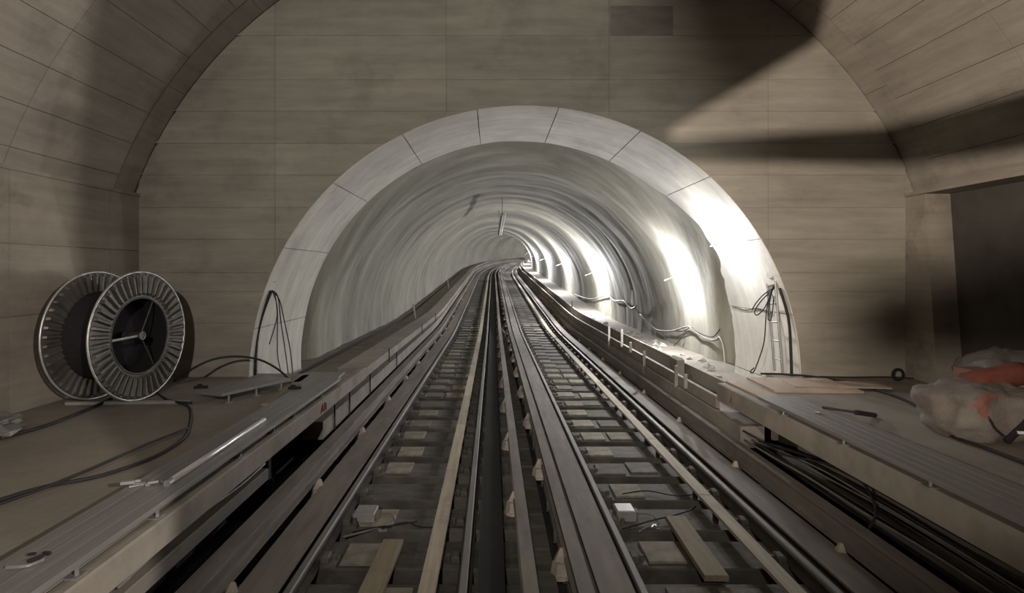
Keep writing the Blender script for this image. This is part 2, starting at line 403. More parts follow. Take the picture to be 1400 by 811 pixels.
obj('kerb_wall', MB().sweep([(-2.616, ZP-.171), (-2.42, ZP-.171), (-2.42, -.4), (-2.616, -.4)], 9.0, 130), M_BED, wk)
wk2 = struct('walkway', MB().sweep([(3.6, .50), (5.1, .50), (5.1, .0), (3.6, .0)], 8.3, 135), M_KERB, 'rubble strewn walkway along the right tunnel wall', 'walkway')
obj('kerb', MB().sweep([(3.24, .64), (3.30, .64), (3.30, .47), (3.24, .47)], 8.3, 130), M_KERB, wk2)
obj('kerb', MB().sweep([(3.56, .76), (3.61, .76), (3.61, .30), (3.56, .30)], 8.3, 130), M_KERB, wk2)

# concrete cable troughs that begin at the hall and run into the tunnel
def trough(name, x0, x1, z0, z1, s0, label):
    o = thing(name, label, 'trough', P(s0, (x0+x1)/2, z0), 'cable troughs beside the tracks')
    s = s0; ls = [s0, 10.2, 13, 16, 19, 22, 26, 30, 35, 40, 50, 60, 75, 90, 125]
    for a, b in zip(ls[:-1], ls[1:]):
        obj('trough_section', MB().sweep([(x0, z1), (x1, z1), (x1, z0), (x0, z0)], a+.006, b-.006, st=[a+.006]+[q for q in stations(a, b)[1:-1]]+[b-.006]), M_KERB, o)
    return o
tl = trough('cable_trough', -2.56, -2.28, .20, .44, 7.65, 'pale concrete cable trough along the left side of the left track')
tr = trough('cable_trough', 3.19, 3.50, .18, .46, 7.35, 'concrete cable trough along the right side of the right track')
for s, X, z, h in [(8.15, -2.27, .2, .42), (9.0, -2.27, .2, .42), (10.5, -2.27, .22, .40), (11.6, -2.12, .62, .28), (13.4, -2.27, .22, .4), (17.0, -2.12, .62, .28), (21, -2.12, .62, .3)]:
    obj('bracket', MB().box((X, s-.012, z), (X+.02, s+.012, z+h)), M_CABLE, tl)
rail_posts = thing('trough_posts', 'row of flat pale steel posts on the right hand trough inside the tunnel', 'posts', (3.2, 11, .4))
for u, v0, v1 in [(832.6, 446, 476), (850, 450, 474), (862, 468, 482), (880.5, 480, 512), (924, 500, 530), (937, 512, 531), (782, 411, 427), (755, 411, 420)]:
    D = 3.2*F/(u-674); a = at_depth(u, v1, D); b = at_depth(u, v0, D)
    obj('post', MB().box((a[0]-.025, D-.02, a[2]), (a[0]+.03, D+.02, b[2])), M_RUBBLE, rail_posts)

# ------------------------------------------------------------------ the two tracks
def ibeam(xc, w, z0, z1, tf=.022, tw=.03):
    h = w/2; t = tw/2
    return [(xc-h, z1), (xc+h, z1), (xc+h, z1-tf), (xc+t, z1-tf*1.4), (xc+t, z0+tf), (xc+h, z0+tf), (xc+h, z0), (xc-h, z0), (xc-h, z0+tf), (xc-t, z0+tf), (xc-t, z1-tf*1.4), (xc-h, z1-tf)]
def railprof(xc):
    return [(xc-.024, 0), (xc+.024, 0), (xc+.034, -.012), (xc+.034, -.04), (xc+.009, -.052), (xc+.009, -.115), (xc+.062, -.132), (xc+.062, -.146), (xc-.062, -.146), (xc-.062, -.132), (xc-.009, -.115), (xc-.009, -.052), (xc-.034, -.04), (xc-.034, -.012)]
RMI = [0, 0, 0, 1, 1, 1, 1, 1, 1, 1, 1, 1, 0, 0]
sl_me = {}
def prebox(name, mb, mats):
    me = mesh_of(name, mb, mats); recalc(me); return me
ME_SLEEP = prebox('sleeper', MB().box((-1.29, -.26, -.13), (1.29, .26, 0), ch=.012), M_SLEEP)
ME_PAD = prebox('pad', MB().box((-.17, -.19, 0), (.17, .19, .022), ch=.004), M_PLATE)
def chair_mb():
    m = MB().box((-.07, -.09, 0), (.07, .09, .03)); m.box((-.07, -.06, .03), (.0, .06, .085), ch=.012)
    m.cyl((.035, 0, .03), (.035, 0, .075), .022, n=6); return m
ME_CHAIR = prebox('chair', chair_mb(), M_SLEEP)
def ins_mb():
    m = MB().cyl((0, 0, 0), (0, 0, .03), .10, .095, n=10)
    m.cyl((0, 0, .03), (0, 0, .13), .088, .07, n=6); m.cyl((0, 0, .13), (.01, .01, .235), .068, .02, n=5); return m
ME_INS = prebox('insulator', ins_mb(), M_INS)
def place(name, me, s, X, z, parent, rz=0, label=None, yaw=True):
    p = P(s, X, z); t = frame(s)[3]
    po = ORG.get(parent, (0, 0, 0))
    o = link(name, me, (p[0]-po[0], p[1]-po[1], p[2]-po[2]), parent); o.rotation_euler = (0, 0, -t+rz)
    if label: o['label'] = label
    return o
END = 128
def make_track(tname, label, c, rails, runs, guides, strip, breaks, seed):
    R = random.Random(seed)
    T = thing(tname, label, 'railway track', (0, 0, -.42))
    rl = []
    for X in rails:
        rl.append(obj('rail', MB().sweep(railprof(X), -3, END, mis=RMI), [M_RAIL, M_RUST], T))
    for x0, x1, mt, lb in runs:
        o = obj('runway_beam', MB().sweep(ibeam((x0+x1)/2, x1-x0, -.14, .02, .02, .05), -3, END), mt, T)
        if lb: o['label'] = lb
    gl = []
    for x, w, z0, z1, mt in guides:
        g = obj('guide_bar', MB().sweep(ibeam(x, w, z0, z1, .02, .05), -3, END), [mt], T); gl.append(g)
    d = 4.875-.75*8+.375
    k = 0; far = MB()
    while d < 125:
        if d < 60: 
            place('sleeper', ME_SLEEP, d, c, -.15, T)
            if d < 34:
                for q in range(3):
                    if R.random() < (.8, .5, .35)[q]:
                        X = rails[0]+.38+q*.42+R.uniform(-.05, .05)
                        if X < strip-.2: place('pad', ME_PAD, d+R.uniform(-.05, .05), X, -.149, T)
                place('rail_chair', ME_CHAIR, d-.16, rails[0]+.13, -.149, T)
                place('rail_chair', ME_CHAIR, d-.16, rails[1]-.13, -.149, T, rz=pi)
        else: far.sweep([(c-1.29, -.15), (c+1.29, -.15), (c+1.29, -.28), (c-1.29, -.28)], d-.27, d+.27, st=[d-.27, d+.27])
        d += .75
    o = obj('sleeper', far, M_SLEEP, T); o['kind'] = 'stuff'
    for a, b in zip(breaks[:-1], breaks[1:]):
        dz = R.uniform(0, .006)
        obj('board', MB().sweep([(strip-.066, .02+dz), (strip+.066, .02+dz), (strip+.066, -.012), (strip-.066, -.012)], a+.008, b-.008,
            st=[a+.008]+[q for q in stations(a, b)[1:-1]]+[b-.008]), M_BOARD, T)
        for q in (a+.3, b-.3):
            if q < 30: obj('board_stand', MB().box((strip-.02, q-.03, -.151), (strip+.02, q+.03, -.012)), M_STEELD, T)
    return T, gl, rl
br = [1.5, 3.2, 4.63, 5.67, 6.97, 9.1, 11.2]
while br[-1] < 125: br.append(br[-1]+(2.1 if br[-1] < 40 else 8))
LT, LG, LR = make_track('railway_track', 'left track with dark right runway beam and a plank lying between its rails', -.93, (-1.58, -.235),
    [(-1.96, -1.64, M_STEELB, None), (-.125, .095, M_STEELD, 'black runway beam')], [(-2.115, .155, .02, .24, M_STEELB), (.27, .11, .0, .20, M_STEELB)], -.505, br, 3)
br2 = [1.5, 3.6, 6.22, 8.3]
while br2[-1] < 125: br2.append(br2[-1]+(2.1 if br2[-1] < 40 else 8))
RT_, RG, RR = make_track('railway_track', 'right track with pale board strip running down inside its right rail', 1.90, (1.16, 2.65),
    [(.81, 1.08, M_STEELB, None), (2.74, 3.04, M_STEELB, None)], [(.66, .115, .0, .20, M_STEELB), (3.13, .12, .02, .26, M_STEELB)], 2.31, br2, 8)
# insulators under the guide bars
for g, X, d0, st in [(LG[0], -1.985, 4.33, 2.17), (LG[1], .22, 3.9, 2.25), (RG[0], .58, 4.88, 2.33), (RG[1], 3.03, 4.97, 2.16)]:
    d = d0-st
    while d < 60:
        place('insulator', ME_INS, d, X, -.15, g); d += st
# ------------------------------------------------------------------ platform edge decks of aluminium planks
def edge_deck(label, x0, x1, y0, y1, posts, n, xe, lip=1):
    o = thing('edge_deck', label, 'plank deck', ((x0+x1)/2, (y0+y1)/2, ZP), 'aluminium plank decks on the platform edges')
    w = (x1-x0)/n
    for i in range(n):
        a = x0+i*w+.0012; b = x0+(i+1)*w-.0012
        m = MB().box((a, y0, ZP+.062), (b, y1, ZP+.098), ch=.0015)
        obj('plank', m, M_ALU, o)
    for q in (a_ for a_ in posts):
        m = MB().cyl((xe, q, ZP), (xe, q, ZP+.062), .012, n=8); m.box((xe-.05, q-.04, ZP), (xe+.03, q+.04, ZP+.008))
        obj('foot', m, M_GALV, o)
        obj('foot', MB().cyl(((x0+x1)/2, q, ZP), ((x0+x1)/2, q, ZP+.062), .012, n=8), M_GALV, o)
    return o
dl = edge_deck('grey aluminium plank deck along the left platform edge under the shiny tube', -2.56, -2.16, 1.2, 8.1, [3.0, 3.72, 4.95, 5.7, 6.3, 7.3], 4, -2.19)
dr = edge_deck('grey aluminium plank deck along the right platform edge', 3.20, 3.70, 1.2, 6.9, [2.6, 3.4, 4.25, 5.3, 6.4], 5, 3.26)
# far deck plates on the left platform
dk = thing('deck_plate', 'grey metal deck plate on feet lying askew beside the reel', 'deck plate', (-3.3, 8.2, ZP))
pm = MB(); p0 = on_plane(275, 541, ZP+.13); p1 = on_plane(374, 519, ZP+.13)
dx = Vector(p1)-Vector(p0); ang = math.degrees(atan2(dx.y, dx.x))
cc = (Vector(p0)+Vector(p1))/2
cc.y += .17
obj('plate', rot_box(cc.x, cc.y, ZP+.10, dx.length, .46, .035, ang, ch=.004), M_ALU, dk)
for t in (-.38, 0, .38):
    q = Vector((cc.x, cc.y, 0))+Vector((cos(radians(ang)), sin(radians(ang)), 0))*t*dx.length
    q += Vector((sin(radians(ang)), -cos(radians(ang)), 0))*.19
    m = MB().cyl((q.x, q.y, ZP), (q.x, q.y, ZP+.10), .013, n=8); m.cyl((q.x, q.y, ZP), (q.x, q.y, ZP+.012), .05, n=10)
    obj('foot', m, M_GALV, dk)
one('timber_board', rot_box(-2.78, 7.75, ZP+.001, .10, 1.9, .03, 4), M_WOOD, 'thin timber board lying between the deck plate and the left kerb', 'board')
q = on_plane(428, 517, ZP)
one('metal_plate', rot_box(-2.62, 8.55, ZP+.001, .62, .8, .03, 3, ch=.004), M_ALU, 'short grey metal plate at the far left end of the platform edge', 'plate')
for (u, v), lb in [((275, 531), 'dark clamp lying on the left end of the deck plate'), ((403, 532), 'small black block on the far end of the left platform deck')]:
    q = on_plane(u, v, ZP+(.14 if u < 300 else .10))
    m = rot_box(q[0], q[1], q[2], .16, .05, .03, 15); b = rot_box(q[0]-.03, q[1]+.03, q[2], .04, .09, .045, 40); m.add(b.v, b.f)
    one('clamp', m, M_BLACK, lb, 'clamp')

# shiny tube lying on the left deck, and small things beside it
a = on_plane(229, 661, ZP+.12); b = on_plane(361, 574, ZP+.12)
tb = thing('steel_tube', 'shiny steel tube lying lengthwise on the left plank deck', 'tube', ((a[0]+b[0])/2, (a[1]+b[1])/2, ZP+.1))
obj('tube_body', MB().tube([a, b], .024, 12, 0), M_TUBEM, tb, smooth=True)
av, bv = Vector(a), Vector(b); dd = (bv-av).normalized()
obj('collar', MB().tube([av-dd*.01, av+dd*.05], .026, 12, 0), M_GALV, tb)
def bits(name, label, cat, u, v, z, n, seed, mt=M_GALV, r=.03):
    R = random.Random(seed); q = on_plane(u, v, z); m = MB()
    for i in range(n):
        x = q[0]+R.uniform(-r, r)*2; y = q[1]+R.uniform(-r, r)
        t = rot_box(x, y, z+.012*(i % 2), R.uniform(.03, .09), R.uniform(.012, .03), R.uniform(.008, .02), R.uniform(0, 180)); m.add(t.v, t.f)
    return one(name, m, mt, label, cat)
bits('hose_clamp', 'small bright hose clamp on the platform beside the shiny tube end', 'clamp', 207, 662, ZP+.102, 3, 2)
bits('metal_offcut', 'dull metal offcuts on the left platform beside the tube', 'offcut', 186, 664, ZP+.102, 4, 5, M_BOX)
bits('metal_offcut', 'dark metal offcut at the bottom left corner of the deck', 'offcut', 62, 762, ZP+.102, 3, 7, M_BLACK, .04)
bits('loose_clip', 'small clip lying on the left deck above the far tube end', 'clip', 347, 574, ZP+.102, 2, 9)
bits('bright_fitting', 'small bright fitting on the right plank deck beside the hammer', 'fitting', 1124, 565, ZP+.102, 3, 11)
bits('metal_offcut', 'small offcut lying on the right platform midway along the deck', 'offcut', 1219, 597, ZP+.001, 3, 13, M_GALV)
bits('metal_offcut', 'offcuts on the right platform near the frame edge', 'offcut', 1330, 652, ZP+.001, 4, 15, M_GALV)
a = on_plane(8, 776, ZP+.11); b = on_plane(36, 774, ZP+.11); c = on_plane(60, 765, ZP+.11)
one('light_chain', MB().tube([a, b, c], .008, 6, 4), M_GALV, 'thin metal chain trailing at the bottom left corner of the platform', 'chain')
a = on_plane(1124, 557, ZP+.11); b = on_plane(1170, 564, ZP+.11); c = on_plane(1196, 568, ZP+.02)
hm = thing('hammer', 'black hammer lying across the right plank deck', 'hammer', (b[0], b[1], ZP+.09))
obj('handle', MB().tube([a, b], .012, 8, 0), M_CABLE, hm)
obj('head', MB().tube([b, c], .026, 8, 0), M_BLACK, hm)

# plywood sheets and boards at the right platform's end
one('plywood_sheet', MB().box((3.36, 7.15, ZP+.001), (3.62, 8.24, ZP+.03)), M_PLY, 'narrow plywood sheet along the kerb at the far end of the right platform', 'plywood sheet', None)
one('plywood_sheet', rot_box(4.33, 8.0, ZP+.001, 1.15, .95, .03, -3), M_PLY, 'wide plywood sheet lying on the right platform below the ladder', 'plywood sheet')
one('plywood_sheet', rot_box(4.75, 7.92, ZP+.032, 1.25, .42, .02, -8), M_PLY, 'plywood strip lying on top of the wide sheet on the right platform', 'plywood sheet')
# painted marks on kerbs
def mark(pts, y, label, x, parent):
    m = MB()
    for (y0, z0, y1, z1) in pts: m.tube([(x, y+y0, z0), (x, y+y1, z1)], .008, 5, 0)
    o = obj('painted_mark', m, M_RED, parent); o['label'] = label; return o
mark([(0, .70, .06, .80), (.06, .80, .08, .70), (.14, .70, .16, .80), (.2, .79, .22, .70), (.14, .76, .22, .75)], 7.05, 'dark red handwritten paint marks', -2.125, fl)
mark([(0, .64, .03, .80), (.07, .66, .03, .76)], 7.72, 'red handwritten paint mark', 3.236, fr_)

# ------------------------------------------------------------------ cable reel
def reel():
    al = radians(8); n = Vector((cos(al), -sin(al), 0)); h = Vector((sin(al), cos(al), 0)); up = Vector((0, 0, 1))
    C0 = Vector((-4.375, 7.09, ZP+.81)); L = .60; R = .79
    root = thing('cable_reel', 'big black steel cable reel with corrugated flanges on the left platform', 'cable reel', (C0.x-.3, C0.y, ZP))
    root['label'] = 'big black steel cable reel with corrugated flanges on the left platform'
    def pt(c, r, a): return c+(h*cos(a)+up*sin(a))*r
    NR = 44
    for idx, c in enumerate((C0, C0-n*L)):
        rim_r = .024
        fl_ = obj('flange', ring_plate(c, n, h, up, .47, R-.02, .012), M_REEL, root)
        obj('rim', MB().tube([pt(c, R, 2*pi*i/64) for i in range(64)], rim_r*.55, 8, 0, True), M_RIM, fl_, smooth=True)
        obj('inner_ring', MB().tube([pt(c, .47, 2*pi*i/48) for i in range(48)], .014, 6, 0, True), M_REEL, fl_, smooth=True)
        sgn = 1 if idx == 0 else 1
        for i in range(NR):
            a = 2*pi*(i+.5)/NR; da0 = .040; m = MB(); vs = []
            for r, wd, ht in ((.50, da0*1.1, .012), (.53, da0*1.25, .04), (R-.05, da0, .04), (R-.02, da0*.8, .012)):
                for sd in (-1, 1):
                    vs.append(pt(c, r, a+sd*wd)+n*.007)
                for sd in (-1, 1):
                    vs.append(pt(c, r, a+sd*wd*.45)+n*ht)
            fs = []
            for k in range(3):
                b = k*4; e = b+4
                fs += [(b+2, b+3, e+3, e+2), (b, b+2, e+2, e), (b+3, b+1, e+1, e+3)]
            fs += [(0, 1, 3, 2), (12, 14, 15, 13)]
            m.add(vs, fs); obj('rib', m, M_REEL, fl_)
    # drum, wound cable
    def ring_tube(c0, c1, r, name, mt, cap=False, par=root, r_in=None):
        m = MB(); N_ = 48; vs = []
        for c in (c0, c1):
            for i in range(N_): vs.append(pt(c, r, 2*pi*i/N_))
        fs = [(i, (i+1) % N_, N_+(i+1) % N_, N_+i) for i in range(N_)]
        if cap: fs += [tuple(range(N_)), tuple(range(N_, 2*N_))]
        m.add(vs, fs); return obj(name, m, mt, par, smooth=False)
    ring_tube(C0-n*.01, C0-n*(L-.01), .468, 'drum', M_BLACK)
    ring_tube(C0-n*.26, C0-n*.30, .464, 'drum_disc', M_BLACK, True)
    ring_tube(C0-n*.03, C0-n*(L-.03), .55, 'wound_cable', M_BLACK, False)
    m = MB().tube([C0-n*.32, C0+n*.02], .045, 14, 0); obj('hub', m, M_REEL, root)
    m = MB(); 
    obj('hub_ring', MB().tube([pt(C0+n*.022, .045, 2*pi*i/20) for i in range(20)], .01, 6, 0, True), M_GALV, root)
    for k, a in enumerate((radians(182), radians(63), radians(-60))):
        obj('spoke', MB().tube([pt(C0-n*.01, .05, a), pt(C0-n*.01, .465, a)], .017 if k == 0 else .007, 8, 0), M_RIM if k == 0 else M_REEL, root)
def ring_plate(c, n, h, up, r0, r1, th):
    m = MB(); N_ = 64; vs = []
    for o_ in (-th/2, th/2):
        for r in (r0, r1):
            for i in range(N_):
                a = 2*pi*i/N_; vs.append(c+n*o_+(h*cos(a)+up*sin(a))*r)
    fs = []
    for i in range(N_):
        j = (i+1) % N_
        fs += [(i, j, N_+j, N_+i), (2*N_+i, 3*N_+i, 3*N_+j, 2*N_+j), (i, 2*N_+i, 2*N_+j, j), (N_+i, N_+j, 3*N_+j, 3*N_+i)]
    return m.add(vs, fs)
reel()
one('chock_bar', rot_box(-4.42, 6.92, ZP+.0, 1.45, .06, .035, 3), M_BOX, 'grey steel bar on the platform under the reel rims', 'bar')

# ------------------------------------------------------------------ cables
def cable(label, pts, r, mt=M_CABLE, name='cable', cat='cable', group=None, smooth=4):
    return one(name, MB().tube(pts, r, 8, smooth), mt, label, cat, group, smooth=True)
G = lambda *uv, z=ZP+.022: [on_plane(u, v, z) for u, v in uv]
cable('thick black cable running from the left frame edge to the reel base', G((-60, 615), (0, 599), (60, 583), (120, 560), (152, 545)), .019)
cable('black cable looping round in front of the reel to the left frame edge', G((-40, 697), (0, 684), (60, 666), (140, 650), (210, 625), (250, 600), (259, 580), (260, 562), (252, 553), (225, 546)), .015)
cable('thinner black cable running beside the loop to the left frame edge', G((-40, 702), (0, 689), (70, 664), (140, 635), (200, 608), (240, 592), (256, 585), z=ZP+.05), .012)
cable('slack cable end lying from the reel towards the deck plate', G((214, 537), (232, 548), (262, 551)), .014)
pts = [on_plane(238, 521, ZP+.10)] + [at_depth(u, v, d) for u, v, d in [(262, 505, 7.7), (290, 492, 7.9), (322, 487.5, 8.2), (355, 492, 8.45), (380, 505, 8.6)]] + [on_plane(393, 517, ZP+.02)]
cable('black cable arching up from behind the reel to the portal', pts, .016)
cable('black cable snaking over the right platform past the sacks', G((1040, 511), (1075, 512), (1110, 515), (1150, 521), (1190, 531), (1225, 542), (1255, 556), (1272, 570), (1288, 588), (1310, 600), (1345, 612), (1400, 633), (1450, 655)), .017)
cable('thin black cable along the foot of the recess wall on the right', G((1120, 515), (1160, 516), (1205, 515.5), (1226, 516), (1255, 518), (1290, 524), z=ZP+.012), .011)
cq = on_plane(1228, 520, ZP+.03)
m = MB()
for k in range(4): m.tube([(cq[0]+.085*cos(t*pi/8)*(1-.08*k), cq[1], ZP+.11+.085*sin(t*pi/8)*(1-.06*k)) for t in range(16)], .013, 6, 0, True); m.v = [(x, y+.001*k, z) for x, y, z in m.v]
one('cable_coil', m, M_CABLE, 'small black cable coil standing on the right platform at the recess', 'cable coil')
# bundle of cables under the right platform edge, coming out of the trough
g_ = 'cables running under the right platform edge'
R_ = random.Random(4)
ordn = ['leftmost', 'second', 'third', 'fourth', 'fifth', 'sixth', 'seventh', 'eighth', 'rightmost']
for i in range(9):
    x0 = 3.22+.03*i; z0 = .30-.02*(i % 3)
    pp = [(x0, 7.30, z0)]; zz = (.34, .36, .22, .42, .25, .40, .30, .44, .47)[i]; xx = 3.42+.045*i
    for y, w in ((6.8, .45), (6.1, .85), (5.3, 1), (4.4, 1), (3.5, 1), (2.2, 1)):
        pp.append((x0+(xx-x0)*w+R_.uniform(-.018, .018), y, z0+(zz-.10-z0)*w+R_.uniform(-.012, .012)))
    cable(('%s of the nine cables fanning out of the right trough end, ' % ordn[i])+('grey' if i % 3 == 0 else 'black'), pp, .013 if i % 3 else .010, M_CABLE if i % 3 else M_GREYC, group=g_)
for k, (x, z, lb) in enumerate([(3.34, -.1, 'lower'), (3.62, .02, 'middle'), (3.90, .14, 'upper')]):
    one('cable_duct', MB().box((x, -1, z), (x+.16, 7.3, z+.12), ch=.01), M_STEELB, lb+' of three brown steel ducts stepped under the right platform edge', 'duct', 'ducts under the right platform edge')
cable('black cable sagging off the trough end below the right platform', [(3.2, 7.3, .42), (3.35, 6.8, .34), (3.25, 6.3, .42), (3.5, 5.6, .5), (3.42, 5.1, .34), (3.2, 4.9, .2)], .011)
cable('curled loose cable between right guide bar and the trough cables', [(3.06, 6.5, -.1), (3.2, 6.1, .0), (3.3, 5.6, -.12), (3.22, 5.0, -.05), (3.36, 4.5, -.12), (3.3, 4.0, -.1)], .010)
# grey pipe and black duct below the left platform edge
one('cable_duct', MB().box((-2.60, -1, .20), (-2.44, 6.2, .32), ch=.01), M_STEELB, 'long brown steel duct under the left platform edge', 'duct')
cable('grey cable resting on the duct end under the left platform', [(-2.50, 6.25, .35), (-2.49, 5.6, .345), (-2.55, 4.8, .345), (-2.50, 3.8, .345)], .012, M_GREYC)
m = MB().box((-2.95, 6.3, -.3), (-2.48, 6.38, .55)); m.cyl((-2.49, 6.34, .1), (-2.44, 6.34, .1), .05, n=8)
one('support_bracket', m, M_BLACK, 'black steel bracket under the left platform at the trough end', 'bracket')

# conduit and loose cables on the left foot of the lining
cable('black conduit climbing the left foot of the pale portal ring', [(-3.70, 8.86, ZP), (-3.675, 8.86, 1.35), (-3.60, 8.87, 1.75), (-3.46, 8.9, 2.16)], .028, name='conduit', cat='conduit', smooth=3)
for k, (pp, lb) in enumerate([
    ([(372, 398, 8.9), (382, 410, 8.95), (389, 440, 9.05), (397, 480, 9.2), (401, 519, 9.3)], 'rightmost of the black cables hanging from the left conduit head'),
    ([(372, 397, 8.9), (380, 406, 8.93), (384, 440, 9.0), (390, 480, 9.15), (395, 518, 9.25)], 'second from right of the cables hanging from the left conduit head'),
    ([(372, 397, 8.88), (379, 420, 8.9), (379, 460, 8.95), (380, 490, 9.0), (386, 515, 9.1)], 'leftmost long cable hanging from the left conduit head'),
    ([(376, 402, 8.88), (379, 430, 8.88), (374, 452, 8.86), (368, 471, 8.84)], 'short loose cable end hanging from the left conduit head')]):
    cable(lb, [at_depth(*q) for q in pp], .0085)
q = at_depth(371, 381, 8.95)
m = MB().add([(q[0]-.10, q[1]-.05, q[2]-.06), (q[0]+.06, q[1]-.05, q[2]-.06), (q[0]-.02, q[1]-.05, q[2]+.08), (q[0]-.10, q[1]+.05, q[2]-.06), (q[0]+.06, q[1]+.05, q[2]-.06), (q[0]-.02, q[1]+.05, q[2]+.08)],
             [(0, 1, 2), (3, 5, 4), (0, 3, 4, 1), (1, 4, 5, 2), (2, 5, 3, 0)])
one('wall_bracket', m, M_RUBBLE, 'small triangular bracket above the left conduit on the ring', 'bracket')

# ladder, cables and box on the right foot of the lining
ld = thing('ladder', 'narrow aluminium ladder leaning on the right foot of the portal ring', 'ladder', (4.55, 9.1, ZP-.0))
bt = [Vector((4.56, 9.24, ZP)), Vector((4.53, 8.92, ZP))]; tp = [Vector((4.58, 9.36, 2.30)), Vector((4.55, 9.06, 2.34))]
tp = [Vector((4.42, 9.20, 2.27)), Vector((4.40, 8.90, 2.32))]
for b_, t_ in zip(bt, tp): obj('stile', MB().tube([b_, t_], .019, 8, 0), M_GALV, ld)
for i in range(5):
    t = (.22+i*.30)/1.47; obj('rung', MB().tube([bt[0].lerp(tp[0], t), bt[1].lerp(tp[1], t)], .014, 8, 0), M_ALU, ld)
one('junction_block', rot_box(4.41, 9.0, 2.36, .12, .14, .12, 10), M_RUBBLE, 'small pale junction block on the ring above the ladder', 'box')
cable('dark conduit rising beside the ladder on the right ring foot', [(4.60, 8.79, ZP), (4.585, 8.79, 1.3), (4.55, 8.79, 1.75), (4.42, 8.8, 2.2)], .022, name='conduit', cat='conduit', smooth=3)
for pp, lb in [
    ([(1060, 392, 9.0), (1045, 402, 9.0), (1034, 414, 8.95), (1028, 424, 8.95)], 'upper stray cable end fanning left of the ladder top'),
    ([(1060, 393, 9.0), (1042, 410, 8.95), (1032, 425, 8.9), (1035, 431, 8.9), (1046, 420, 8.9), (1054, 400, 8.95)], 'looped cable fanning left of the ladder top'),
    ([(1062, 388, 8.95), (1056, 396, 8.95), (1052, 415, 8.9), (1050, 436, 8.9), (1055, 434, 8.9), (1058, 405, 8.95)], 'cable hanging in a tight loop at the ladder top'),
    ([(1062, 386, 8.95), (1055, 396, 8.9), (1048, 425, 8.85), (1045, 465, 8.8), (1038, 490, 8.75), (1030, 509, 8.7), (1026, 508, 8.7), (1031, 503, 8.7)], 'long thin cable hanging from the ladder top to the platform'),
    ([(1058, 392, 8.95), (1064, 386, 8.92), (1070, 390, 8.9), (1072, 400, 8.88)], 'thick cable hooked over the top of the ladder')]:
    cable(lb, [at_depth(*q) for q in pp], .009)

# festoon cable on the right tunnel wall
def wallpt(u, v, off=.07):
    D = 12.0
    for _ in range(12):
        z = CZ-(v-372)*D/F; dz = frame(D)[2]
        X = XC+sqrt(max(.1, (RT-off)**2-(z-dz-ZR)**2)); D = X*F/(u-674)
    return (X, D, z)
Z7 = lambda *q: [wallpt(700+a/3.994, 330+b/3.994) for a, b in q]
cable('pale festoon cable draped along the far right tunnel wall', Z7((340, 290), (400, 310), (440, 316), (490, 300), (522, 288), (560, 325), (610, 325), (650, 366), (682, 352)), .028, M_GREYC)
cable('pale festoon cable draped along the near right tunnel wall', Z7((700, 398), (760, 460), (800, 486), (870, 490), (920, 476), (965, 466), (1010, 500), (1060, 532), (1100, 540), (1128, 530)), .024, M_GREYC)
cable('upper strand of the festoon cable on the near right tunnel wall', Z7((880, 486), (930, 492), (975, 470), (1000, 488), (1055, 515), (1100, 520), (1135, 480)), .012, M_CABLE)
cable('thin white cable dropping to the ground at the right ring edge', Z7((1128, 520), (1140, 535), (1152, 575), (1160, 640), (1164, 700)) + [wallpt(992, 521, .2)], .012, M_PALEC)
cable('thin dark cable sagging low on the right tunnel wall', Z7((700, 480), (740, 555), (790, 590), (850, 595), (900, 555), (930, 525)), .010, M_CABLE)
cable('thin cable crossing the right foot of the pale ring', [(XC+(RP-.02)*cos(radians(a_)), y, ZR+(RP-.02)*sin(radians(a_))) for a_, y in [(14.2, 10.9), (13.6, 10.3), (14.5, 9.8), (13.8, 9.3)]], .009)
for k, (u0, v0, u1, v1) in enumerate([(864, 398, 864.5, 416)]):
    a = wallpt(u0, v0, .18); b = wallpt(u1, v1, .12)
    one('marker_rod', MB().tube([a, b], .045, 8, 0, rfun=lambda t: .4+.6*t), M_WHITE, 'short white rod hanging on the right tunnel wall above the cable', 'rod')

# rubble on the right walkway, posts
R_ = random.Random(12)
for i in range(60):
    s = R_.uniform(11.2, 26); X = R_.uniform(3.78, 4.6)-.004*max(0, s-11); r = R_.uniform(.03, .10)*(1+s*.02)
    m = MB(); vs = []; 
    base = [(1, 0, 0), (-.8, .2, 0), (.1, 1, 0), (0, -.9, .1), (.2, .1, .75), (-.3, -.2, .5)]
    vs = [tuple(r*(c_+R_.uniform(-.25, .25)) if j_ < 2 else r*c_ for j_, c_ in enumerate(v_)) for v_ in base]
    m.add([P(s, X+a_, .5+c_+.003) if False else (lambda p: (p[0], p[1]+b_, p[2]))(P(s, X+a_, .501+c_)) for a_, b_, c_ in vs],
          [(0, 2, 4), (2, 1, 4), (1, 3, 5), (3, 0, 4), (4, 1, 5), (3, 4, 5), (0, 3, 1, 2)])
    one('rubble_stone', m, M_RUBBLE, 'pale lump of rubble on the right tunnel walkway', 'stone', 'rubble on the right tunnel walkway')
one('timber_board', rot_box(3.95, 11.6, .502, .10, 2.2, .03, 12), M_PLY, 'pale board lying on the right walkway just inside the tunnel', 'board')
one('timber_board', rot_box(4.05, 17.5, .502, .2, 1.1, .04, 40), M_PLY, 'pale board lying across the rubble further along the right walkway', 'board')
one('rubble_sack', MB().box((3.40, 10.55, .501), (3.54, 10.95, .86), ch=.04), M_SIDE, 'upright brown slab standing on the right trough near the ring', 'slab')
cable('dark pipe lying along the foot of the left tunnel wall', [P(s, -3.55, .585) for s in (9.2, 12, 16, 20, 25, 30, 36, 42, 50, 60)], .028, name='pipe', cat='pipe')
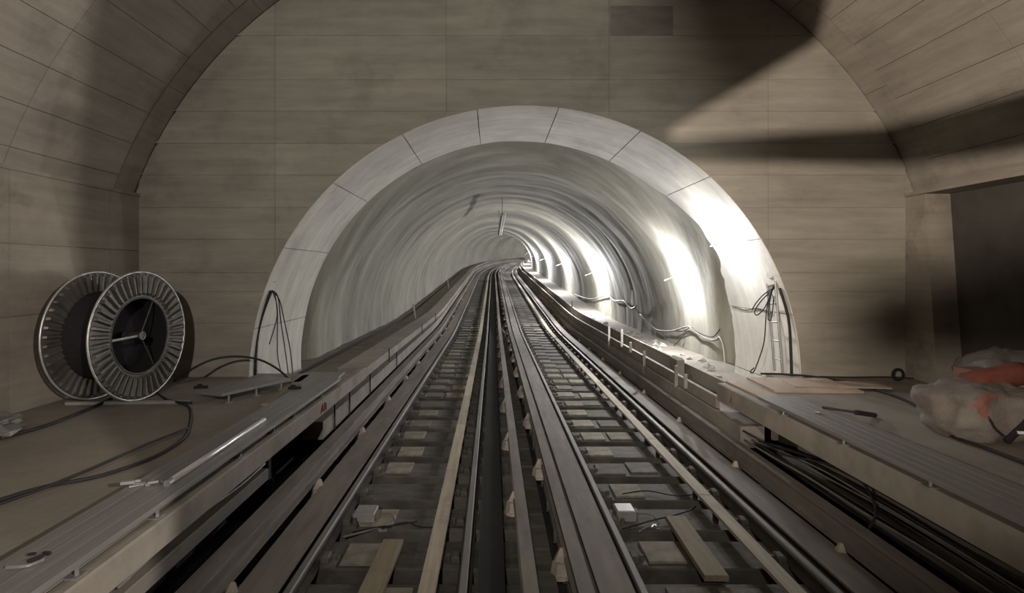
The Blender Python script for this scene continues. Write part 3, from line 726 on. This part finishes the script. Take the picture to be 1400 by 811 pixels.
for s, X, lb in [(11.4, -2.75, 'nearest dark clamp on the left walkway'), (13.2, -2.85, 'second dark clamp along the left walkway'), (16.5, -2.8, 'third dark clamp along the left walkway'), (21, -2.8, 'farthest dark clamp on the left walkway')]:
    one('pipe_clamp', rot_box(X, s, .56+frame(s)[2]+.003, .30, .10, .05, 20), M_BOX, lb, 'clamp')
for s, lb in [(20.5, 'slender post standing on the left walkway'), (36, 'farther slender post on the left walkway')]:
    p = P(s, -2.75, .56); one('post', MB().tube([p, (p[0]-.12, p[1], p[2]+.75)], .03, 6, 0), M_BOX, lb, 'post')

# ------------------------------------------------------------------ sacks, cloth and tarpaulin on the right platform
def blob(c, rx, ry, rz, seed, mt, fold=.05, nu=44, nv=26, power=.75, yaw=0, flat=True):
    m = MB(); vs = []
    sg = lambda x, p: math.copysign(abs(x)**p, x)
    for j in range(nv+1):
        ph = -pi/2+pi*j/nv
        for i in range(nu):
            th = 2*pi*i/nu
            d = Vector((sg(cos(ph), power)*sg(cos(th), power), sg(cos(ph), power)*sg(sin(th), power), sg(sin(ph), power)))
            w = 1+fold*2.2*noise.noise(d*1.3+Vector((seed, 0, 0)))+fold*1.3*noise.noise(d*3.1+Vector((0, seed, 0)))-fold*.9*abs(noise.noise(d*4.5+Vector((seed, seed, 2))))
            p = Vector((d.x*rx, d.y*ry, d.z*rz))*w
            p = Matrix.Rotation(yaw, 3, 'Z') @ p
            if flat and p.z < -rz*.80: p.z = -rz*.80
            vs.append((c[0]+p.x, c[1]+p.y, c[2]+p.z+(rz*.80 if flat else 0)))
    fs = [(j*nu+i, j*nu+(i+1) % nu, (j+1)*nu+(i+1) % nu, (j+1)*nu+i) for j in range(nv) for i in range(nu)]
    return m.add(vs, fs)
sk = thing('sack', 'big dusty white bulk sack with a black strap on the right platform', 'sack', (4.80, 5.66, ZP))
sb = blob((4.80, 5.66, ZP+.002), .46, .40, .285, 3.3, M_SACK, .09, 56, 34, .62)
def front(x, z, mb):                       # the sack's surface in front of (x, z)
    return min((v for v in mb.v), key=lambda v: (v[0]-x)**2+(v[2]-z)**2+.15*v[1])
def on_sack(pts, mb, off=.012):
    return [(x, front(x, z, mb)[1]-off, z) for x, z in pts]
obj('sack_body', sb, M_SACK, sk, smooth=True)
obj('strap', MB().tube(on_sack([(4.72, ZP+.04), (4.79, ZP+.10), (4.86, ZP+.17), (4.93, ZP+.24), (4.99, ZP+.30)], sb), .034, 6, 2), M_BLACK, sk)
bq = on_sack([(4.83, ZP+.12)], sb, .05)[0]
obj('buckle', rot_box(bq[0], bq[1], bq[2], .06, .02, .025, 0), M_WHITE, sk)
obj('seam', MB().tube(on_sack([(4.50, ZP+.40), (4.52, ZP+.32), (4.57, ZP+.24), (4.62, ZP+.16), (4.70, ZP+.09)], sb, .004), .013, 6, 3), M_CABLE, sk)
obj('seam', MB().tube(on_sack([(4.93, ZP+.42), (4.96, ZP+.36), (5.02, ZP+.30), (5.08, ZP+.27)], sb, .004), .013, 6, 3), M_CABLE, sk)
tag(obj('sack', blob((5.72, 5.62, ZP+.002), .44, .46, .33, 9.1, M_SACK, .09, 48, 28, .65), M_SACK, smooth=True, org=(5.72, 5.62, ZP)), 'second bulk sack at the right frame edge beside the strapped sack', 'sack')
tag(obj('tarpaulin', blob((6.02, 6.75, ZP+.002), .40, .40, .37, 5.7, M_TARP, .13, 56, 34), M_TARP, smooth=True, org=(5.98, 6.75, ZP)), 'pale crumpled tarpaulin heaped at the right frame edge against the recess', 'tarpaulin')
one('crate', MB().box((5.16, 6.12, ZP), (5.44, 6.40, ZP+.54)), M_PINK, 'narrow reddish crate behind the orange cloth beside the tarpaulin', 'crate')
p = [at_depth(u, v, d) for u, v, d in [(1288, 524, 6.0), (1303, 529, 5.9), (1322, 527, 5.8), (1345, 519, 5.7), (1372, 513, 5.66), (1405, 510, 5.62), (1450, 511, 5.6), (1490, 520, 5.6)]]
cl = MB().tube(p, .105, 16, 6, rfun=lambda t: min(1, .35+2.6*t)*(.95+.10*sin(t*23)+.07*sin(t*51)))
cl.v = [(x+.02*noise.noise((x*9, y*9, z*9)), y+.04*noise.noise((x*7, y*7, z*7)), z+.035*noise.noise((x*8+3, y*8, z*8))) for x, y, z in cl.v]
one('cloth_roll', cl, M_ORANGE, 'orange red rolled cloth draped over the sacks', 'cloth', smooth=True)
fp = [(4.66, ZP+.475), (4.60, ZP+.45), (4.53, ZP+.41), (4.47, ZP+.36), (4.44, ZP+.31)]
m = MB(); vs = []
for k_, (x, z) in enumerate(fp):
    for w_ in (-.075, -.025, .025, .075):
        q_ = front(x+w_*.7, z-w_*.7, sb); vs.append((q_[0], q_[1]-.012-.01*(1 if abs(w_) < .03 else 0), q_[2]+.012))
n_ = len(vs); vs += [(x, y+.01, z-.012) for x, y, z in vs]
fs = [(r*4+c, r*4+c+1, r*4+c+5, r*4+c+4) for r in range(4) for c in range(3)]
fs += [tuple(reversed([i_+n_ for i_ in f_])) for f_ in fs]
one('cloth_flap', m.add(vs, fs), M_PINK, 'faded red cloth flap lying over the left shoulder of the strapped sack', 'cloth', smooth=True)
# crumpled plastic at the left frame edge
tag(obj('plastic_sheet', blob((-5.0, 5.55, ZP+.002), .30, .32, .10, 2.2, M_TARP, .35, 30, 16), M_TARP, org=(-5.0, 5.55, ZP)), 'crumpled translucent plastic sheet on the left platform by the wall', 'plastic sheet')
# ------------------------------------------------------------------ things lying in the tracks
def plank(label, uv0, uv1, w, z, h=.05):
    a = Vector(on_plane(*uv0, z)); b = Vector(on_plane(*uv1, z)); d = b-a; c = (a+b)/2
    ang = math.degrees(atan2(d.y, d.x))-90
    return one('timber_plank', rot_box(c.x, c.y, z-h, w, d.length, h, ang, ch=.004), M_WOOD, label, 'plank', 'timber planks lying between the rails')
plank('yellowish timber plank lying on the sleepers of the left track', (538, 737), (490, 845), .19, -.06)
plank('yellowish timber plank lying on the sleepers of the right track', (923, 705), (980, 787), .20, -.06)
def track_box(label, x, y, lx, ly, h, lid, cab):
    o = thing('sensor_box', label, 'box', (x, y, -.149), 'sensor boxes between the rails')
    obj('box_body', MB().box((x-lx/2, y-ly/2, -.149), (x+lx/2, y+ly/2, -.149+h), ch=.008), M_BOX, o)
    obj('lid', MB().box((x-lx/2+.015, y-ly/2+.015, -.149+h), (x+lx/2-.015, y+ly/2-.015, -.149+h+.008)), lid, o)
    obj('connector', MB().box((x+lx/2, y-.05, -.149+h*.3), (x+lx/2+.04, y+.05, -.149+h*.8)), M_STEELB, o)
    obj('lead', MB().tube(cab, .011, 6, 4), M_GREYC, o)
z_ = -.13
track_box('dull grey sensor box beside the left rail of the left track', -1.33, 5.98, .22, .22, .11, M_BOX, [(-1.18, 5.98, -.08), (-1.08, 6.03, -.1), (-1.02, 5.92, z_), (-1.1, 5.84, z_), (-1.2, 5.72, z_), (-1.35, 5.62, z_), (-1.46, 5.55, z_)])
track_box('sensor box with a pale lid beside the left rail of the right track', 1.38, 6.0, .20, .22, .12, M_WHITE, [(1.52, 5.98, -.08), (1.66, 6.0, -.1), (1.70, 5.86, z_), (1.58, 5.78, z_), (1.45, 5.66, z_)])
cable('thin black wire crossing the left track in front of its sensor box', [(-1.1, 5.72, -.125), (-.9, 5.85, -.115), (-.72, 5.76, -.125), (-.4, 5.75, -.12), (-.3, 5.75, -.125)], .007)
cable('second thin black wire crossing the left track at the sensor box', [(-1.4, 5.65, -.125), (-1.15, 5.74, -.115), (-.95, 5.80, -.12), (-.78, 5.88, -.12)], .006)
cable('thin black wire crossing the right track in front of its sensor box', [(1.30, 5.72, -.125), (1.5, 5.78, -.10), (1.68, 5.9, -.11), (1.9, 6.0, -.11), (2.1, 6.12, -.11), (2.22, 6.25, -.12)], .008)
cable('thin black wire lying across the right track behind its sensor box', [(1.5, 6.62, -.125), (1.8, 6.7, -.12), (2.1, 6.55, -.12), (2.35, 6.6, -.12)], .007)
bits('cable_coupling', 'small coupling with a white end in front of the left sensor box', 'coupling', 523, 725, -.148, 3, 21, M_BOX)
bits('cable_coupling', 'small coupling with bright bolts beside the right timber plank end', 'coupling', 890, 722, -.148, 4, 22, M_GALV)
# stepped plates between the two tracks
mp_ = thing('drain_cover', 'row of dusty cover plates between the two tracks', 'cover plates', (.47, 4, -.149))
R_ = random.Random(2); d = 2.3
while d < 30:
    obj('cover', MB().box((.36, d, -.149), (.53, d+.70, -.12+R_.uniform(0, .008)), ch=.005), M_SLEEP, mp_); d += .75

# ------------------------------------------------------------------ lamps
M_TUBE = emit('lit_bulb', (.95, .97, 1), 6)
def tunnel_lamp(s, label, Rw, deg, off, watts):
    a = radians(deg); q = lambda r, b=a: P(s, XC+r*cos(b), ZR+r*sin(b))
    base = q(Rw-.01)
    o = thing('wall_lamp', label, 'lamp', base, 'lamps along the right tunnel wall')
    obj('arm', MB().tube([q(Rw-.01), q(Rw-off+.03)], .005, 6, 0), M_WHITE, o)
    obj('bulb', MB().tube([q(Rw-off+.03), q(Rw-off-.03)], .02, 10, 3, rfun=lambda t: .45+.55*sin(pi*min(1, t*.9+.1))), M_TUBE, o, smooth=True)
    l = light('bulb_light', 'POINT', (0, 0, 0), watts, (.97, .975, 1), shadow_soft_size=.07)
    l.parent = o; l.location = Vector(q(Rw-off-.09))-Vector(base)
tunnel_lamp(9.8, 'lit bulb on a short arm on the right side of the pale portal ring', RP, 33, .30, 110)
for s, n_ in zip((13.7, 25, 36.5, 49, 62, 76, 90, 104, 118, 130, 141, 151), ('nearest', 'second', 'third', 'fourth', 'fifth', 'sixth', 'seventh', 'eighth', 'ninth', 'tenth', 'eleventh', 'farthest')):
    tunnel_lamp(s, n_+' lit bulb on an arm on the right wall inside the tunnel', RT, 22, .42 if s < 20 else .5, 420 if s < 20 else 950)
# unlit tube hanging at the crown
a = at_depth(687, 294, 24.0); b = at_depth(682, 325, 31.0)
zc = ZR+RT
hl = thing('hanging_lamp', 'unlit tube lamp hanging under the tunnel crown', 'lamp', (XC, 20, 4.9))
a = (.29, 16.9, CZ+78*16.9/F); b = (.25, 24.0, CZ+48*24.0/F)
a = (.33, 20.5, 4.52); b = (.27, 25.5, 4.12)
obj('housing', MB().tube([a, b], .055, 8, 0), M_BOX, hl)
obj('lamp_tube', MB().tube([(a[0]+.11, a[1], a[2]), (b[0]+.09, b[1], b[2])], .025, 8, 0), M_WHITE, hl)
for p_ in (a, b):
    dz = frame(p_[1])[2]
    obj('wire', MB().tube([p_, (p_[0], p_[1], ZR+RT+dz-.02)], .008, 5, 0), M_CABLE, hl)

# unseen work lamps behind the photographer; fixtures and flaps added to shape the light
def unseen_work_lamp(Pl, aim, label, flaps):
    o = thing('unseen_work_lamp', label, 'lamp', (Pl.x, Pl.y, ZP if not -2.3 < Pl.x < 3.3 else -.42), 'unseen work lamps added in the hall')
    d = (Vector(aim)-Pl).normalized()
    rq = d.to_track_quat('-Z', 'Y').to_matrix().to_4x4()
    hb = MB().box((-.15, -.11, .06), (.15, .11, .16)); hb.xform(Matrix.Translation(Pl) @ rq); obj('housing', hb, M_BLACK, o)
    obj('pole', MB().tube([(Pl.x, Pl.y, ORG[o][2]), tuple(Pl-d*.12)], .02, 8, 0), M_BLACK, o)
    for k, quad in flaps:
        # quad: edge points of the lit area; flap stands at fraction k of the way
        c = [Pl+(Vector(q)-Pl)*k for q in quad]
        nrm = (c[1]-c[0]).cross(c[2]-c[0]).normalized()*.004
        vs = [q+nrm for q in c]+[q-nrm for q in c]
        obj('flap', MB().add(vs, [(0, 1, 2, 3), (7, 6, 5, 4), (0, 4, 5, 1), (1, 5, 6, 2), (2, 6, 7, 3), (3, 7, 4, 0)]), M_BLACK, o)  # unseen flap added to cut a shadow edge
    return o
unseen_work_lamp(LAMP_L, (-6.5, 4.5, 3.9), 'unseen work lamp with an added flap lighting the left wall', [(.12, [(-5.35, 7.35, -6), (-5.35, 7.35, 14), (1, 13, 14), (1, 13, -6)])])
unseen_work_lamp(LAMP_C, (-.4, 8.7, 4.1), 'unseen work lamp with added flaps lighting the end wall', [
    (.12, [(2.3, WY, 13), (2.5, WY, 6.2), (3.8, WY, 4.2), (12, WY, 9)]),
    (.12, [(12, WY, 9.01), (3.8, WY, 4.2), (5.6, WY, -1.5), (12, WY, -6)])])
unseen_work_lamp(LAMP_R, (5.2, 8.3, 5.4), 'unseen work lamp with added flaps lighting the right of the vault', [
    (.14, [(2.7, WY, 4.62), (4.9, WY, 5.93), (6.5, WY, 9.5), (-8, WY, 12)]),
    (.14, [(2.7, WY, 4.62), (-8, WY, 12), (-8, WY, -4), (2.9, WY, 1)]),
    (.14, [(2.0, WY, 4.40), (2.0, WY, 4.15), (10.5, 7.6, 3.9), (10.5, 7.6, 4.9)]),
    (.03, [(5.3, WY, 2.3), (12, WY, 3.3), (12, WY, .9), (5.5, WY, .9)])])
